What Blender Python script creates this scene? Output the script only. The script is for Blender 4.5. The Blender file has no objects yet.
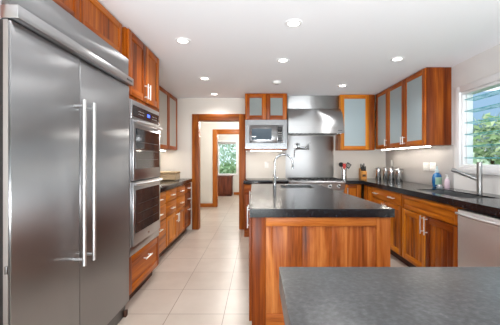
import bpy, bmesh, math, random
from mathutils import Vector, Matrix
random.seed(7)
PI = math.pi
S = bpy.context.scene
COL = S.collection

# ------------------------------------------------------------------ camera
CAM_H = 1.30
cam_d = bpy.data.cameras.new('camera')
cam_d.sensor_width = 36.0
cam_d.lens = 36.0 * 292.0 / 500.0
cam_d.shift_x = -8.0 / 500.0
cam_d.shift_y = -3.0 / 500.0
cam_d.clip_start = 0.02
cam = bpy.data.objects.new('camera', cam_d)
COL.objects.link(cam)
cam.location = (0, 0, CAM_H)
cam.rotation_euler = (PI / 2, 0, 0)
S.camera = cam

# ------------------------------------------------------------------ world, sun, exposure
w = bpy.data.worlds.new('sky')
S.world = w
w.use_nodes = True
nt = w.node_tree
nt.nodes.clear()
wo = nt.nodes.new('ShaderNodeOutputWorld')
bg = nt.nodes.new('ShaderNodeBackground')
bg.inputs['Color'].default_value = (0.86, 0.93, 1.0, 1)
bg.inputs['Strength'].default_value = 1.3
nt.links.new(bg.outputs[0], wo.inputs[0])

sun_d = bpy.data.lights.new('sun', 'SUN')
sun_d.energy = 1.0
sun_d.angle = 0.05
sun_d.color = (1.0, 0.95, 0.86)
sun = bpy.data.objects.new('sun', sun_d)
COL.objects.link(sun)
sun.rotation_euler = (math.radians(20), math.radians(-28), 0)

# added fill light behind the camera, aimed up to brighten the ceiling
ar_d = bpy.data.lights.new('ceiling_fill', 'AREA')
ar_d.shape = 'RECTANGLE'; ar_d.size = 3.6; ar_d.size_y = 0.6
ar_d.energy = 86.0
ar_d.spread = math.radians(100)
ar_d.color = (0.93, 0.965, 1.0)
ar = bpy.data.objects.new('ceiling_fill', ar_d)
COL.objects.link(ar)
ar.location = (0.3, -1.7, 0.85)
ar.rotation_euler = (math.radians(180 - 66), 0, 0)

S.view_settings.view_transform = 'Standard'
S.view_settings.look = 'None'
S.view_settings.gamma = 1.0
S.view_settings.use_curve_mapping = False
S.view_settings.exposure = 0.40
DOWNLIGHT_W = 26.0
LENS_E = 9.0
BAR_E = 24.0
try:
    S.cycles.max_bounces = 10
    S.cycles.diffuse_bounces = 6
    S.cycles.glossy_bounces = 4
    S.cycles.transparent_max_bounces = 16
    S.cycles.sample_clamp_indirect = 6.0
except Exception:
    pass

# ------------------------------------------------------------------ materials
def new_mat(name):
    m = bpy.data.materials.new(name)
    m.use_nodes = True
    n = m.node_tree
    return m, n, n.nodes['Principled BSDF']

def simple(name, col, rough=0.5, metal=0.0, **kw):
    m, n, b = new_mat(name)
    b.inputs['Base Color'].default_value = (*col, 1)
    b.inputs['Roughness'].default_value = rough
    b.inputs['Metallic'].default_value = metal
    for k, v in kw.items():
        b.inputs[k.replace('_', ' ')].default_value = v
    return m

def ramp(n, stops):
    r = n.nodes.new('ShaderNodeValToRGB')
    els = r.color_ramp.elements
    while len(els) < len(stops):
        els.new(0.5)
    for e, (p, c) in zip(els, stops):
        e.position = p
        e.color = (*c, 1)
    return r

def wood(name, axis='z', boards=0.0, dark=(0.115, 0.026, 0.007), mid=(0.36, 0.098, 0.022), light=(0.56, 0.205, 0.058),
         board_axis=0, contrast=1.0):
    m, n, b = new_mat(name)
    L = n.links.new
    tc = n.nodes.new('ShaderNodeTexCoord')
    oi = n.nodes.new('ShaderNodeObjectInfo')
    off = n.nodes.new('ShaderNodeVectorMath'); off.operation = 'SCALE'
    off.inputs[0].default_value = (37.0, 53.0, 71.0)
    L(oi.outputs['Random'], off.inputs['Scale'])
    add = n.nodes.new('ShaderNodeVectorMath'); add.operation = 'ADD'
    L(tc.outputs['Object'], add.inputs[0]); L(off.outputs[0], add.inputs[1])
    src = add.outputs[0]
    tone = None
    if boards > 0:
        sep = n.nodes.new('ShaderNodeSeparateXYZ'); L(tc.outputs['Object'], sep.inputs[0])
        dv = n.nodes.new('ShaderNodeMath'); dv.operation = 'DIVIDE'; dv.inputs[1].default_value = boards
        L(sep.outputs[board_axis], dv.inputs[0])
        fl = n.nodes.new('ShaderNodeMath'); fl.operation = 'FLOOR'; L(dv.outputs[0], fl.inputs[0])
        ad = n.nodes.new('ShaderNodeMath'); ad.operation = 'ADD'; L(fl.outputs[0], ad.inputs[0]); L(oi.outputs['Random'], ad.inputs[1])
        wn = n.nodes.new('ShaderNodeTexWhiteNoise'); wn.noise_dimensions = '1D'; L(ad.outputs[0], wn.inputs['W'])
        sc = n.nodes.new('ShaderNodeVectorMath'); sc.operation = 'SCALE'; sc.inputs[0].default_value = (9, 11, 13)
        L(wn.outputs['Value'], sc.inputs['Scale'])
        a2 = n.nodes.new('ShaderNodeVectorMath'); a2.operation = 'ADD'; L(src, a2.inputs[0]); L(sc.outputs[0], a2.inputs[1])
        src = a2.outputs[0]
        tone = wn.outputs['Value']
    mp = n.nodes.new('ShaderNodeMapping')
    mp.inputs['Scale'].default_value = {'z': (9, 9, 0.75), 'x': (0.75, 9, 9), 'y': (9, 0.75, 9)}[axis]
    L(src, mp.inputs[0])
    nz = n.nodes.new('ShaderNodeTexNoise'); nz.inputs['Scale'].default_value = 1.0
    nz.inputs['Detail'].default_value = 5; nz.inputs['Roughness'].default_value = 0.62; nz.inputs['Distortion'].default_value = 0.7
    L(mp.outputs[0], nz.inputs[0])
    mp2 = n.nodes.new('ShaderNodeMapping')
    mp2.inputs['Scale'].default_value = {'z': (85, 85, 3), 'x': (3, 85, 85), 'y': (85, 3, 85)}[axis]
    L(src, mp2.inputs[0])
    nf = n.nodes.new('ShaderNodeTexNoise'); nf.inputs['Scale'].default_value = 1.0; nf.inputs['Detail'].default_value = 3
    L(mp2.outputs[0], nf.inputs[0])
    mx = n.nodes.new('ShaderNodeMix'); mx.data_type = 'FLOAT'; mx.inputs[0].default_value = 0.22
    L(nz.outputs['Fac'], mx.inputs[2]); L(nf.outputs['Fac'], mx.inputs[3])
    val = mx.outputs[0]
    # tone of each piece of timber
    k = n.nodes.new('ShaderNodeMath'); k.operation = 'MULTIPLY_ADD'
    L(tone if tone is not None else oi.outputs['Random'], k.inputs[0])
    sp = 0.17 if tone is not None else 0.09
    k.inputs[1].default_value = sp; k.inputs[2].default_value = -sp / 2
    a3 = n.nodes.new('ShaderNodeMath'); a3.operation = 'ADD'; L(val, a3.inputs[0]); L(k.outputs[0], a3.inputs[1])
    r = ramp(n, [(0.34, dark), (0.50, mid), (0.67, light)])
    L(a3.outputs[0], r.inputs[0])
    L(r.outputs[0], b.inputs['Base Color'])
    b.inputs['Roughness'].default_value = 0.38
    b.inputs['Specular IOR Level'].default_value = 0.22
    bp = n.nodes.new('ShaderNodeBump'); bp.inputs['Strength'].default_value = 0.04; bp.inputs['Distance'].default_value = 0.01
    L(nf.outputs['Fac'], bp.inputs['Height']); L(bp.outputs[0], b.inputs['Normal'])
    return m

ORANGE = dict(dark=(0.15, 0.028, 0.003), mid=(0.50, 0.140, 0.007), light=(0.72, 0.27, 0.023))
RED = dict(dark=(0.07, 0.011, 0.002), mid=(0.20, 0.038, 0.003), light=(0.38, 0.102, 0.009))
WZ = wood('koa_upright', 'z', **ORANGE)
WX = wood('koa_level', 'x', **ORANGE)
WB = wood('koa_boards', 'z', boards=0.098, **ORANGE)
RZ = wood('red_koa_upright', 'z', **RED)
RX = wood('red_koa_level', 'x', **RED)
RB = wood('red_koa_boards', 'z', boards=0.098, **RED)
IZ = wood('island_upright', 'z', dark=(0.10, 0.02, 0.004), mid=(0.36, 0.092, 0.013), light=(0.55, 0.185, 0.04))
IX = wood('island_level', 'x', dark=(0.12, 0.024, 0.004), mid=(0.40, 0.105, 0.014), light=(0.57, 0.195, 0.04))
IB = wood('island_boards', 'z', boards=0.212, dark=(0.065, 0.012, 0.003), mid=(0.32, 0.078, 0.013), light=(0.58, 0.21, 0.055))
TRIMZ = wood('casing_upright', 'z', dark=(0.14, 0.03, 0.005), mid=(0.34, 0.09, 0.01), light=(0.46, 0.15, 0.02))
TRIMX = wood('casing_level', 'x', dark=(0.14, 0.03, 0.005), mid=(0.34, 0.09, 0.01), light=(0.46, 0.15, 0.02))
DKZ = wood('walnut', 'z', dark=(0.05, 0.012, 0.006), mid=(0.15, 0.04, 0.02), light=(0.26, 0.075, 0.035))
MID = dict(dark=(0.10, 0.017, 0.002), mid=(0.35, 0.074, 0.004), light=(0.56, 0.168, 0.012))
MZ = wood('warm_koa_upright', 'z', **MID)
MX = wood('warm_koa_level', 'x', **MID)
MB = wood('warm_koa_boards', 'z', boards=0.098, **MID)
FAMILIES = {'m': (MZ, MX, MB), 'o': (WZ, WX, WB), 'r': (RZ, RX, RB), 'i': (IZ, IX, IB)}
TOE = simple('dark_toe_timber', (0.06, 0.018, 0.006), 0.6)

def steel(name, col=(0.60, 0.60, 0.61), rough=0.27, aniso=0.0, rot=0.0, wavy=0.0):
    m, n, b = new_mat(name)
    L = n.links.new
    b.inputs['Base Color'].default_value = (*col, 1)
    b.inputs['Metallic'].default_value = 1.0
    b.inputs['Roughness'].default_value = rough
    if aniso:
        t = n.nodes.new('ShaderNodeTangent'); t.direction_type = 'RADIAL'; t.axis = 'Z'
        L(t.outputs[0], b.inputs['Tangent'])
        b.inputs['Anisotropic'].default_value = aniso
        b.inputs['Anisotropic Rotation'].default_value = rot
    if wavy:
        tc = n.nodes.new('ShaderNodeTexCoord')
        mp = n.nodes.new('ShaderNodeMapping'); mp.inputs['Scale'].default_value = (1.1, 1.1, 2.2)
        nz = n.nodes.new('ShaderNodeTexNoise'); nz.inputs['Scale'].default_value = 1.4; nz.inputs['Detail'].default_value = 1
        bp = n.nodes.new('ShaderNodeBump'); bp.inputs['Strength'].default_value = wavy; bp.inputs['Distance'].default_value = 0.05
        L(tc.outputs['Object'], mp.inputs[0]); L(mp.outputs[0], nz.inputs[0]); L(nz.outputs['Fac'], bp.inputs['Height']); L(bp.outputs[0], b.inputs['Normal'])
    return m
ST_DOOR = steel('brushed_steel_door', (0.33, 0.33, 0.335), 0.34, 1.0, 0.0, 0.05)
ST_DW = steel('dishwasher_steel', (0.80, 0.80, 0.80), 0.5)
ST = steel('satin_steel', (0.50, 0.50, 0.51), 0.3)
ST_HOOD = steel('hood_steel', (0.47, 0.47, 0.47), 0.38, 1.0, 0.25)
PULL = steel('satin_pull', (0.86, 0.86, 0.85), 0.5)
ST_BRIGHT = steel('bright_steel', (0.82, 0.82, 0.82), 0.22)
ST_TRIM = steel('pale_trim_steel', (0.68, 0.68, 0.68), 0.38)
ST_SPLASH = steel('splash_steel', (0.60, 0.60, 0.60), 0.42, 0.9, 0.25)
CHROME = steel('chrome', (0.36, 0.37, 0.38), 0.14)
MW_ST = steel('microwave_steel', (0.30, 0.30, 0.305), 0.2)
NICKEL = steel('brushed_nickel', (0.36, 0.355, 0.35), 0.3)
ST_DARK = steel('dark_steel', (0.2, 0.2, 0.2), 0.4)
BLACK = simple('black_plastic', (0.012, 0.012, 0.013), 0.4)
IRON = simple('cast_iron', (0.02, 0.02, 0.022), 0.6)
GLASS_BLACK = simple('black_oven_glass', (0.03, 0.027, 0.026), 0.06, Specular_IOR_Level=0.7)
PANEL_BLACK = simple('black_control_glass', (0.02, 0.02, 0.022), 0.12)
MW_GLASS = simple('microwave_glass', (0.10, 0.14, 0.18), 0.08, Specular_IOR_Level=0.8)
WHITE_PL = simple('white_plastic', (0.82, 0.82, 0.80), 0.4)
GREY_PL = simple('grey_plastic', (0.45, 0.45, 0.45), 0.4)

def paint(name, col, rough=0.6, bump=0.02):
    m, n, b = new_mat(name)
    L = n.links.new
    tc = n.nodes.new('ShaderNodeTexCoord')
    nz = n.nodes.new('ShaderNodeTexNoise'); nz.inputs['Scale'].default_value = 130; nz.inputs['Detail'].default_value = 3
    L(tc.outputs['Object'], nz.inputs[0])
    bp = n.nodes.new('ShaderNodeBump'); bp.inputs['Strength'].default_value = bump; bp.inputs['Distance'].default_value = 0.01
    L(nz.outputs['Fac'], bp.inputs['Height']); L(bp.outputs[0], b.inputs['Normal'])
    b.inputs['Base Color'].default_value = (*col, 1)
    b.inputs['Roughness'].default_value = rough
    return m
WALL = paint('cream_wall_paint', (0.74, 0.70, 0.64))
WALL_R = paint('pale_grey_wall_paint', (0.78, 0.765, 0.75))
WALL_H = paint('cream_hall_paint', (0.70, 0.68, 0.63))
CEIL = paint('white_ceiling_paint', (0.90, 0.915, 0.94), 0.8)
WHITE_TRIM = paint('white_gloss_paint', (0.86, 0.87, 0.88), 0.35, 0.0)

def emit(name, col, e):
    m, n, b = new_mat(name)
    b.inputs['Base Color'].default_value = (*col, 1)
    b.inputs['Emission Color'].default_value = (*col, 1)
    b.inputs['Emission Strength'].default_value = e
    return m
LENS = emit('lamp_lens', (1.0, 0.96, 0.9), LENS_E)
BAR = emit('lamp_strip', (1.0, 0.93, 0.82), BAR_E)
BLUE_LED = emit('blue_display', (0.05, 0.12, 1.0), 1.2)

def granite(name, base, spk, rough, bump):
    m, n, b = new_mat(name)
    L = n.links.new
    tc = n.nodes.new('ShaderNodeTexCoord')
    v = n.nodes.new('ShaderNodeTexVoronoi'); v.inputs['Scale'].default_value = 190
    L(tc.outputs['Object'], v.inputs[0])
    n1 = n.nodes.new('ShaderNodeTexNoise'); n1.inputs['Scale'].default_value = 75; n1.inputs['Detail'].default_value = 5
    L(tc.outputs['Object'], n1.inputs[0])
    r1 = ramp(n, [(0.40, base), (0.62, tuple(x * 2.0 for x in base)), (0.74, spk)])
    L(n1.outputs['Fac'], r1.inputs[0])
    r2 = ramp(n, [(0.0, (1, 1, 1)), (0.16, (0, 0, 0))])
    L(v.outputs['Distance'], r2.inputs[0])
    mx = n.nodes.new('ShaderNodeMix'); mx.data_type = 'RGBA'
    L(r2.outputs[0], mx.inputs[0]); L(r1.outputs[0], mx.inputs[6]); mx.inputs[7].default_value = (*[x * 0.8 for x in spk], 1)
    L(mx.outputs[2], b.inputs['Base Color'])
    b.inputs['Roughness'].default_value = rough
    b.inputs['IOR'].default_value = 1.56
    n2 = n.nodes.new('ShaderNodeTexNoise'); n2.inputs['Scale'].default_value = 170; n2.inputs['Detail'].default_value = 4
    L(tc.outputs['Object'], n2.inputs[0])
    bp = n.nodes.new('ShaderNodeBump'); bp.inputs['Strength'].default_value = bump; bp.inputs['Distance'].default_value = 0.003
    L(n2.outputs['Fac'], bp.inputs['Height']); L(bp.outputs[0], b.inputs['Normal'])
    return m
GRANITE = granite('black_granite', (0.006, 0.007, 0.009), (0.10, 0.105, 0.12), 0.17, 0.05)
GRANITE_N = granite('leathered_granite', (0.030, 0.032, 0.034), (0.10, 0.105, 0.11), 0.32, 0.16)

def frosted(name, col):
    m, n, b = new_mat(name)
    L = n.links.new
    b.inputs['Base Color'].default_value = (*col, 1)
    b.inputs['Roughness'].default_value = 0.22
    b.inputs['Specular IOR Level'].default_value = 0.5
    tr = n.nodes.new('ShaderNodeBsdfTranslucent'); tr.inputs[0].default_value = (*col, 1)
    mx = n.nodes.new('ShaderNodeMixShader'); mx.inputs[0].default_value = 0.25
    out = n.nodes['Material Output']
    L(b.outputs[0], mx.inputs[1]); L(tr.outputs[0], mx.inputs[2]); L(mx.outputs[0], out.inputs[0])
    return m
FROST_B = frosted('frosted_blue_glass', (0.50, 0.60, 0.63))
FROST_G = frosted('frosted_grey_glass', (0.36, 0.40, 0.39))
FROST_W = frosted('frosted_cream_glass', (0.62, 0.60, 0.54))

def clear_glass(name, col=(0.9, 0.97, 0.97)):
    m, n, b = new_mat(name)
    L = n.links.new
    tr = n.nodes.new('ShaderNodeBsdfTransparent'); tr.inputs[0].default_value = (*col, 1)
    gl = n.nodes.new('ShaderNodeBsdfGlossy'); gl.inputs['Roughness'].default_value = 0.02
    lw = n.nodes.new('ShaderNodeLayerWeight'); lw.inputs[0].default_value = 0.5
    pw = n.nodes.new('ShaderNodeMath'); pw.operation = 'POWER'; L(lw.outputs['Facing'], pw.inputs[0]); pw.inputs[1].default_value = 4.0
    fr = n.nodes.new('ShaderNodeMath'); fr.operation = 'MULTIPLY_ADD'; L(pw.outputs[0], fr.inputs[0]); fr.inputs[1].default_value = 0.5; fr.inputs[2].default_value = 0.04
    mx = n.nodes.new('ShaderNodeMixShader')
    out = n.nodes['Material Output']
    L(fr.outputs[0], mx.inputs[0]); L(tr.outputs[0], mx.inputs[1]); L(gl.outputs[0], mx.inputs[2]); L(mx.outputs[0], out.inputs[0])
    return m
PANE = clear_glass('clear_glass')
LOUVRE = clear_glass('louvre_glass', (0.80, 0.93, 0.96))
LOUVRE_EDGE = simple('louvre_glass_edge', (0.10, 0.42, 0.46), 0.2)

def tile_floor():
    m, n, b = new_mat('beige_floor_tile')
    L = n.links.new
    tc = n.nodes.new('ShaderNodeTexCoord')
    sep = n.nodes.new('ShaderNodeSeparateXYZ'); L(tc.outputs['Object'], sep.inputs[0])
    def cell(out, start, size):
        s = n.nodes.new('ShaderNodeMath'); s.operation = 'SUBTRACT'; L(out, s.inputs[0]); s.inputs[1].default_value = start
        d = n.nodes.new('ShaderNodeMath'); d.operation = 'DIVIDE'; L(s.outputs[0], d.inputs[0]); d.inputs[1].default_value = size
        f = n.nodes.new('ShaderNodeMath'); f.operation = 'FLOOR'; L(d.outputs[0], f.inputs[0])
        fr = n.nodes.new('ShaderNodeMath'); fr.operation = 'SUBTRACT'; L(d.outputs[0], fr.inputs[0]); L(f.outputs[0], fr.inputs[1])
        c = n.nodes.new('ShaderNodeMath'); c.operation = 'SUBTRACT'; L(fr.outputs[0], c.inputs[0]); c.inputs[1].default_value = 0.5
        a = n.nodes.new('ShaderNodeMath'); a.operation = 'ABSOLUTE'; L(c.outputs[0], a.inputs[0])
        g = n.nodes.new('ShaderNodeMath'); g.operation = 'GREATER_THAN'; L(a.outputs[0], g.inputs[0]); g.inputs[1].default_value = 0.5 - 0.0030 / size
        return f.outputs[0], g.outputs[0]
    fx, gx = cell(sep.outputs[0], -0.748, 0.463)
    fy, gy = cell(sep.outputs[1], 2.457, 0.458)
    g = n.nodes.new('ShaderNodeMath'); g.operation = 'MAXIMUM'; L(gx, g.inputs[0]); L(gy, g.inputs[1])
    cb = n.nodes.new('ShaderNodeCombineXYZ'); L(fx, cb.inputs[0]); L(fy, cb.inputs[1])
    wn = n.nodes.new('ShaderNodeTexWhiteNoise'); wn.noise_dimensions = '2D'; L(cb.outputs[0], wn.inputs[0])
    nz = n.nodes.new('ShaderNodeTexNoise'); nz.inputs['Scale'].default_value = 5; nz.inputs['Detail'].default_value = 6
    L(tc.outputs['Object'], nz.inputs[0])
    mxv = n.nodes.new('ShaderNodeMix'); mxv.data_type = 'FLOAT'; mxv.inputs[0].default_value = 0.3
    L(nz.outputs['Fac'], mxv.inputs[2]); L(wn.outputs['Value'], mxv.inputs[3])
    r = ramp(n, [(0.25, (0.44, 0.365, 0.305)), (0.75, (0.53, 0.455, 0.39))])
    L(mxv.outputs[0], r.inputs[0])
    mx = n.nodes.new('ShaderNodeMix'); mx.data_type = 'RGBA'; L(g.outputs[0], mx.inputs[0]); L(r.outputs[0], mx.inputs[6]); mx.inputs[7].default_value = (0.22, 0.165, 0.125, 1)
    L(mx.outputs[2], b.inputs['Base Color'])
    b.inputs['Roughness'].default_value = 0.3
    bp = n.nodes.new('ShaderNodeBump'); bp.inputs['Strength'].default_value = 0.25; bp.inputs['Distance'].default_value = 0.003; bp.invert = True
    L(g.outputs[0], bp.inputs['Height']); L(bp.outputs[0], b.inputs['Normal'])
    return m
TILE = tile_floor()

def leaf_mat(name, c1, c2):
    m, n, b = new_mat(name)
    L = n.links.new
    gm = n.nodes.new('ShaderNodeNewGeometry')
    r = ramp(n, [(0.0, c1), (1.0, c2)])
    L(gm.outputs['Random Per Island'], r.inputs[0]); L(r.outputs[0], b.inputs['Base Color'])
    b.inputs['Roughness'].default_value = 0.5
    return m
LEAF_A = leaf_mat('green_leaf', (0.12, 0.26, 0.08), (0.50, 0.62, 0.36))
LEAF_B = leaf_mat('pale_leaf', (0.22, 0.38, 0.22), (0.66, 0.78, 0.62))
BARK = simple('bark', (0.12, 0.08, 0.05), 0.9)
ROOF_BLUE = simple('slate_blue_roof', (0.16, 0.27, 0.38), 0.7)
HOUSE_WALL = simple('pale_blue_siding', (0.45, 0.58, 0.68), 0.7)
LAWN = simple('lawn', (0.12, 0.22, 0.06), 0.9)

# ------------------------------------------------------------------ mesh helpers
def box(bm, x0, x1, y0, y1, z0, z1, bev=0.0, mi=0, seg=2):
    vs = [bm.verts.new(p) for p in ((x0, y0, z0), (x1, y0, z0), (x1, y1, z0), (x0, y1, z0), (x0, y0, z1), (x1, y0, z1), (x1, y1, z1), (x0, y1, z1))]
    fs = [bm.faces.new([vs[i] for i in f]) for f in ((3, 2, 1, 0), (4, 5, 6, 7), (0, 1, 5, 4), (1, 2, 6, 5), (2, 3, 7, 6), (3, 0, 4, 7))]
    for f in fs:
        f.material_index = mi
    if bev > 0:
        es = list({e for f in fs for e in f.edges})
        r = bmesh.ops.bevel(bm, geom=es, offset=bev, segments=seg, affect='EDGES', profile=0.5)
        for f in r['faces']:
            f.material_index = mi
    return vs

def prism(bm, pts, axis, a0, a1, mi=0):
    """extrude a closed polygon; axis x: pts are (y, z); axis z: pts are (x, y)"""
    def P3(p, a):
        return (a, p[0], p[1]) if axis == 'x' else ((p[0], a, p[1]) if axis == 'y' else (p[0], p[1], a))
    A = [bm.verts.new(P3(p, a0)) for p in pts]
    B = [bm.verts.new(P3(p, a1)) for p in pts]
    fs = [bm.faces.new(A), bm.faces.new(B)]
    k = len(pts)
    for i in range(k):
        fs.append(bm.faces.new((A[i], A[(i + 1) % k], B[(i + 1) % k], B[i])))
    for f in fs:
        f.material_index = mi
    bmesh.ops.recalc_face_normals(bm, faces=fs)
    return fs

def lathe(bm, prof, cx=0, cy=0, seg=24, sx=1.0, sy=1.0, mi=0, cap=True):
    rings = []
    for r, z in prof:
        rings.append([bm.verts.new((cx + sx * r * math.cos(2 * PI * i / seg), cy + sy * r * math.sin(2 * PI * i / seg), z)) for i in range(seg)])
    fs = []
    for a, b in zip(rings, rings[1:]):
        for i in range(seg):
            fs.append(bm.faces.new((a[i], a[(i + 1) % seg], b[(i + 1) % seg], b[i])))
    if cap:
        fs.append(bm.faces.new(list(reversed(rings[0])))); fs.append(bm.faces.new(rings[-1]))
    for f in fs:
        f.material_index = mi
    bmesh.ops.recalc_face_normals(bm, faces=fs)

def tube(bm, pts, rad, seg=12, mi=0):
    pts = [Vector(p) for p in pts]
    if not hasattr(rad, '__len__'):
        rad = [rad] * len(pts)
    rings = []
    up = None
    for i, p in enumerate(pts):
        d = (pts[min(i + 1, len(pts) - 1)] - pts[max(i - 1, 0)]).normalized()
        if up is None:
            up = d.orthogonal().normalized()
        up = (up - d * up.dot(d)).normalized()
        s = d.cross(up)
        rings.append([bm.verts.new(p + rad[i] * (math.cos(2 * PI * k / seg) * up + math.sin(2 * PI * k / seg) * s)) for k in range(seg)])
    fs = []
    for a, b in zip(rings, rings[1:]):
        for k in range(seg):
            fs.append(bm.faces.new((a[k], a[(k + 1) % seg], b[(k + 1) % seg], b[k])))
    fs.append(bm.faces.new(list(reversed(rings[0])))); fs.append(bm.faces.new(rings[-1]))
    for f in fs:
        f.material_index = mi
    bmesh.ops.recalc_face_normals(bm, faces=fs)

def slab(bm, xs, ys, holes, z0, z1, mi=0):
    """a plate from a grid of cells with some left out, outer faces only"""
    nx, ny = len(xs) - 1, len(ys) - 1
    on = lambda i, j: 0 <= i < nx and 0 <= j < ny and (i, j) not in holes
    V = {}
    def v(i, j, k):
        if (i, j, k) not in V:
            V[i, j, k] = bm.verts.new((xs[i], ys[j], z1 if k else z0))
        return V[i, j, k]
    fs = []
    for i in range(nx):
        for j in range(ny):
            if not on(i, j):
                continue
            fs.append(bm.faces.new((v(i, j, 1), v(i + 1, j, 1), v(i + 1, j + 1, 1), v(i, j + 1, 1))))
            fs.append(bm.faces.new((v(i, j + 1, 0), v(i + 1, j + 1, 0), v(i + 1, j, 0), v(i, j, 0))))
            for (di, dj, a, b) in ((-1, 0, (i, j + 1), (i, j)), (1, 0, (i + 1, j), (i + 1, j + 1)), (0, -1, (i, j), (i + 1, j)), (0, 1, (i + 1, j + 1), (i, j + 1))):
                if not on(i + di, j + dj):
                    fs.append(bm.faces.new((v(*a, 0), v(*b, 0), v(*b, 1), v(*a, 1))))
    for f in fs:
        f.material_index = mi

def obj(name, bm, mats, parent=None, loc=None, rotz=None, smooth=40):
    me = bpy.data.meshes.new(name)
    bm.to_mesh(me)
    bm.free()
    for m in (mats if isinstance(mats, (list, tuple)) else [mats]):
        me.materials.append(m)
    if smooth:
        for p in me.polygons:
            p.use_smooth = True
        me.set_sharp_from_angle(angle=math.radians(smooth))
    o = bpy.data.objects.new(name, me)
    COL.objects.link(o)
    if parent is not None:
        o.parent = parent
    if loc is not None:
        o.location = loc
    if rotz is not None:
        o.rotation_euler = (0, 0, rotz)
    return o

def B(name, mats, parent, *boxes, bev=0.0, **kw):
    bm = bmesh.new()
    for b in boxes:
        box(bm, *b, bev=bev)
    return obj(name, bm, mats, parent, **kw)

def tag(o, label, cat, group=None):
    o['label'] = label
    o['category'] = cat
    if group:
        o['group'] = group
    return o

def thing(name, label, cat, loc=(0, 0, 0), rotz=0.0, group=None):
    o = bpy.data.objects.new(name, None)
    o.empty_display_size = 0.1
    COL.objects.link(o)
    o.location = loc
    o.rotation_euler = (0, 0, rotz)
    return tag(o, label, cat, group)

def struct(name, bm, mats, parent=None, **kw):
    o = obj(name, bm, mats, parent, **kw)
    if parent is None:
        o['kind'] = 'structure'
    return o

def SB(name, mats, *boxes, bev=0.0, parent=None):
    bm = bmesh.new()
    for b in boxes:
        box(bm, *b, bev=bev)
    return struct(name, bm, mats, parent)

# ------------------------------------------------------------------ the setting
XL, XR, YB, HC = -1.87, 2.385, 5.44, 2.44
YR = -3.0                                   # wall behind the camera
SB('floor', TILE, (-3.2, 3.0, YR - 0.2, 11.0, -0.1, 0.0))
SB('ceiling', CEIL, (-3.2, 3.0, YR - 0.2, 11.0, HC, HC + 0.1))
SB('wall_left', WALL, (XL - 0.12, XL, YR, YB, 0, HC))
W1Y0, W1Y1, W1Z0, W1Z1 = 1.85, 3.43, 1.215, 2.085        # window opening in the right wall
SB('wall_right', WALL_R, (XR, XR + 0.12, YR, W1Y0, 0, HC), (XR, XR + 0.12, W1Y1, YB, 0, HC), (XR, XR + 0.12, W1Y0, W1Y1, 0, W1Z0), (XR, XR + 0.12, W1Y0, W1Y1, W1Z1, HC))
DX0, DX1, DZ = -1.10, -0.352, 2.02                        # doorway to the hall
SB('wall_back', WALL, (-3.2, DX0 - 0.02, YB, YB + 0.12, 0, HC), (DX1 + 0.02, 3.0, YB, YB + 0.12, 0, HC), (DX0 - 0.02, DX1 + 0.02, YB, YB + 0.12, DZ + 0.02, HC))
SB('wall_rear', WALL, (XL, -1.5, YR - 0.12, YR, 0, HC), (2.1, XR, YR - 0.12, YR, 0, HC), (-1.5, 2.1, YR - 0.12, YR, 2.2, HC))
# sliding glass doors behind the camera
r = SB('door_3', WHITE_TRIM, (-1.5, -1.44, YR - 0.1, YR - 0.02, 0.0, 2.2), (2.04, 2.1, YR - 0.1, YR - 0.02, 0.0, 2.2), (-1.44, 2.04, YR - 0.1, YR - 0.02, 2.14, 2.2), (0.26, 0.34, YR - 0.1, YR - 0.02, 0.0, 2.14))
SB('pane', PANE, (-1.44, 0.26, YR - 0.065, YR - 0.055, 0.0, 2.14), (0.34, 2.04, YR - 0.065, YR - 0.055, 0.0, 2.14), parent=r)
# hall and the room past it
YH, YF = 8.0, 10.75
D2X0, D2X1 = -1.115, -0.30
SB('wall_hall_left', WALL_H, (-3.2, -3.1, YB + 0.12, YF, 0, HC))
SB('wall_hall_right', WALL_H, (2.0, 2.1, YB + 0.12, YF, 0, HC))
SB('wall_hall_back', WALL_H, (-3.1, D2X0 - 0.02, YH, YH + 0.1, 0, HC), (D2X1 + 0.02, 2.0, YH, YH + 0.1, 0, HC), (D2X0 - 0.02, D2X1 + 0.02, YH, YH + 0.1, 2.02, HC))
W2 = (-2.1, -0.80, 0.78, 1.93)
SB('wall_far', WALL_H, (-3.1, W2[0], YF, YF + 0.12, 0, HC), (W2[1], 2.0, YF, YF + 0.12, 0, HC), (W2[0], W2[1], YF, YF + 0.12, 0, W2[2]), (W2[0], W2[1], YF, YF + 0.12, W2[3], HC))

def casing(name, x0, x1, z, y0, y1, wd=0.125):
    bm = bmesh.new()
    for s in ((x0 - wd, x0), (x1, x1 + wd)):
        box(bm, s[0], s[1], y0 - 0.025, y0, 0.0, z + wd, 0.004)          # face boards
        box(bm, s[0], s[1], y1, y1 + 0.025, 0.0, z + wd, 0.004)
    box(bm, x0 - 0.018, x0, y0, y1, 0.0, z, 0.0)                          # jambs
    box(bm, x1, x1 + 0.018, y0, y1, 0.0, z, 0.0)
    box(bm, x0, x1, y0 - 0.025, y0, z, z + wd, 0.004, 1)
    box(bm, x0, x1, y1, y1 + 0.025, z, z + wd, 0.004, 1)
    box(bm, x0 - 0.018, x1 + 0.018, y0, y1, z, z + 0.018, 0.0, 1)
    return struct(name, bm, [TRIMZ, TRIMX])
casing('door_1', DX0, DX1, DZ, YB, YB + 0.12)
casing('door_2', D2X0, D2X1, 2.0, YH, YH + 0.1)
SB('baseboard_hall', TRIMX, (-3.1, D2X0 - 0.127, YH - 0.018, YH, 0, 0.10), bev=0.003)
SB('baseboard_far', TRIMX, (-0.895, 2.0, YF - 0.018, YF, 0, 0.10), bev=0.003)

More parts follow.
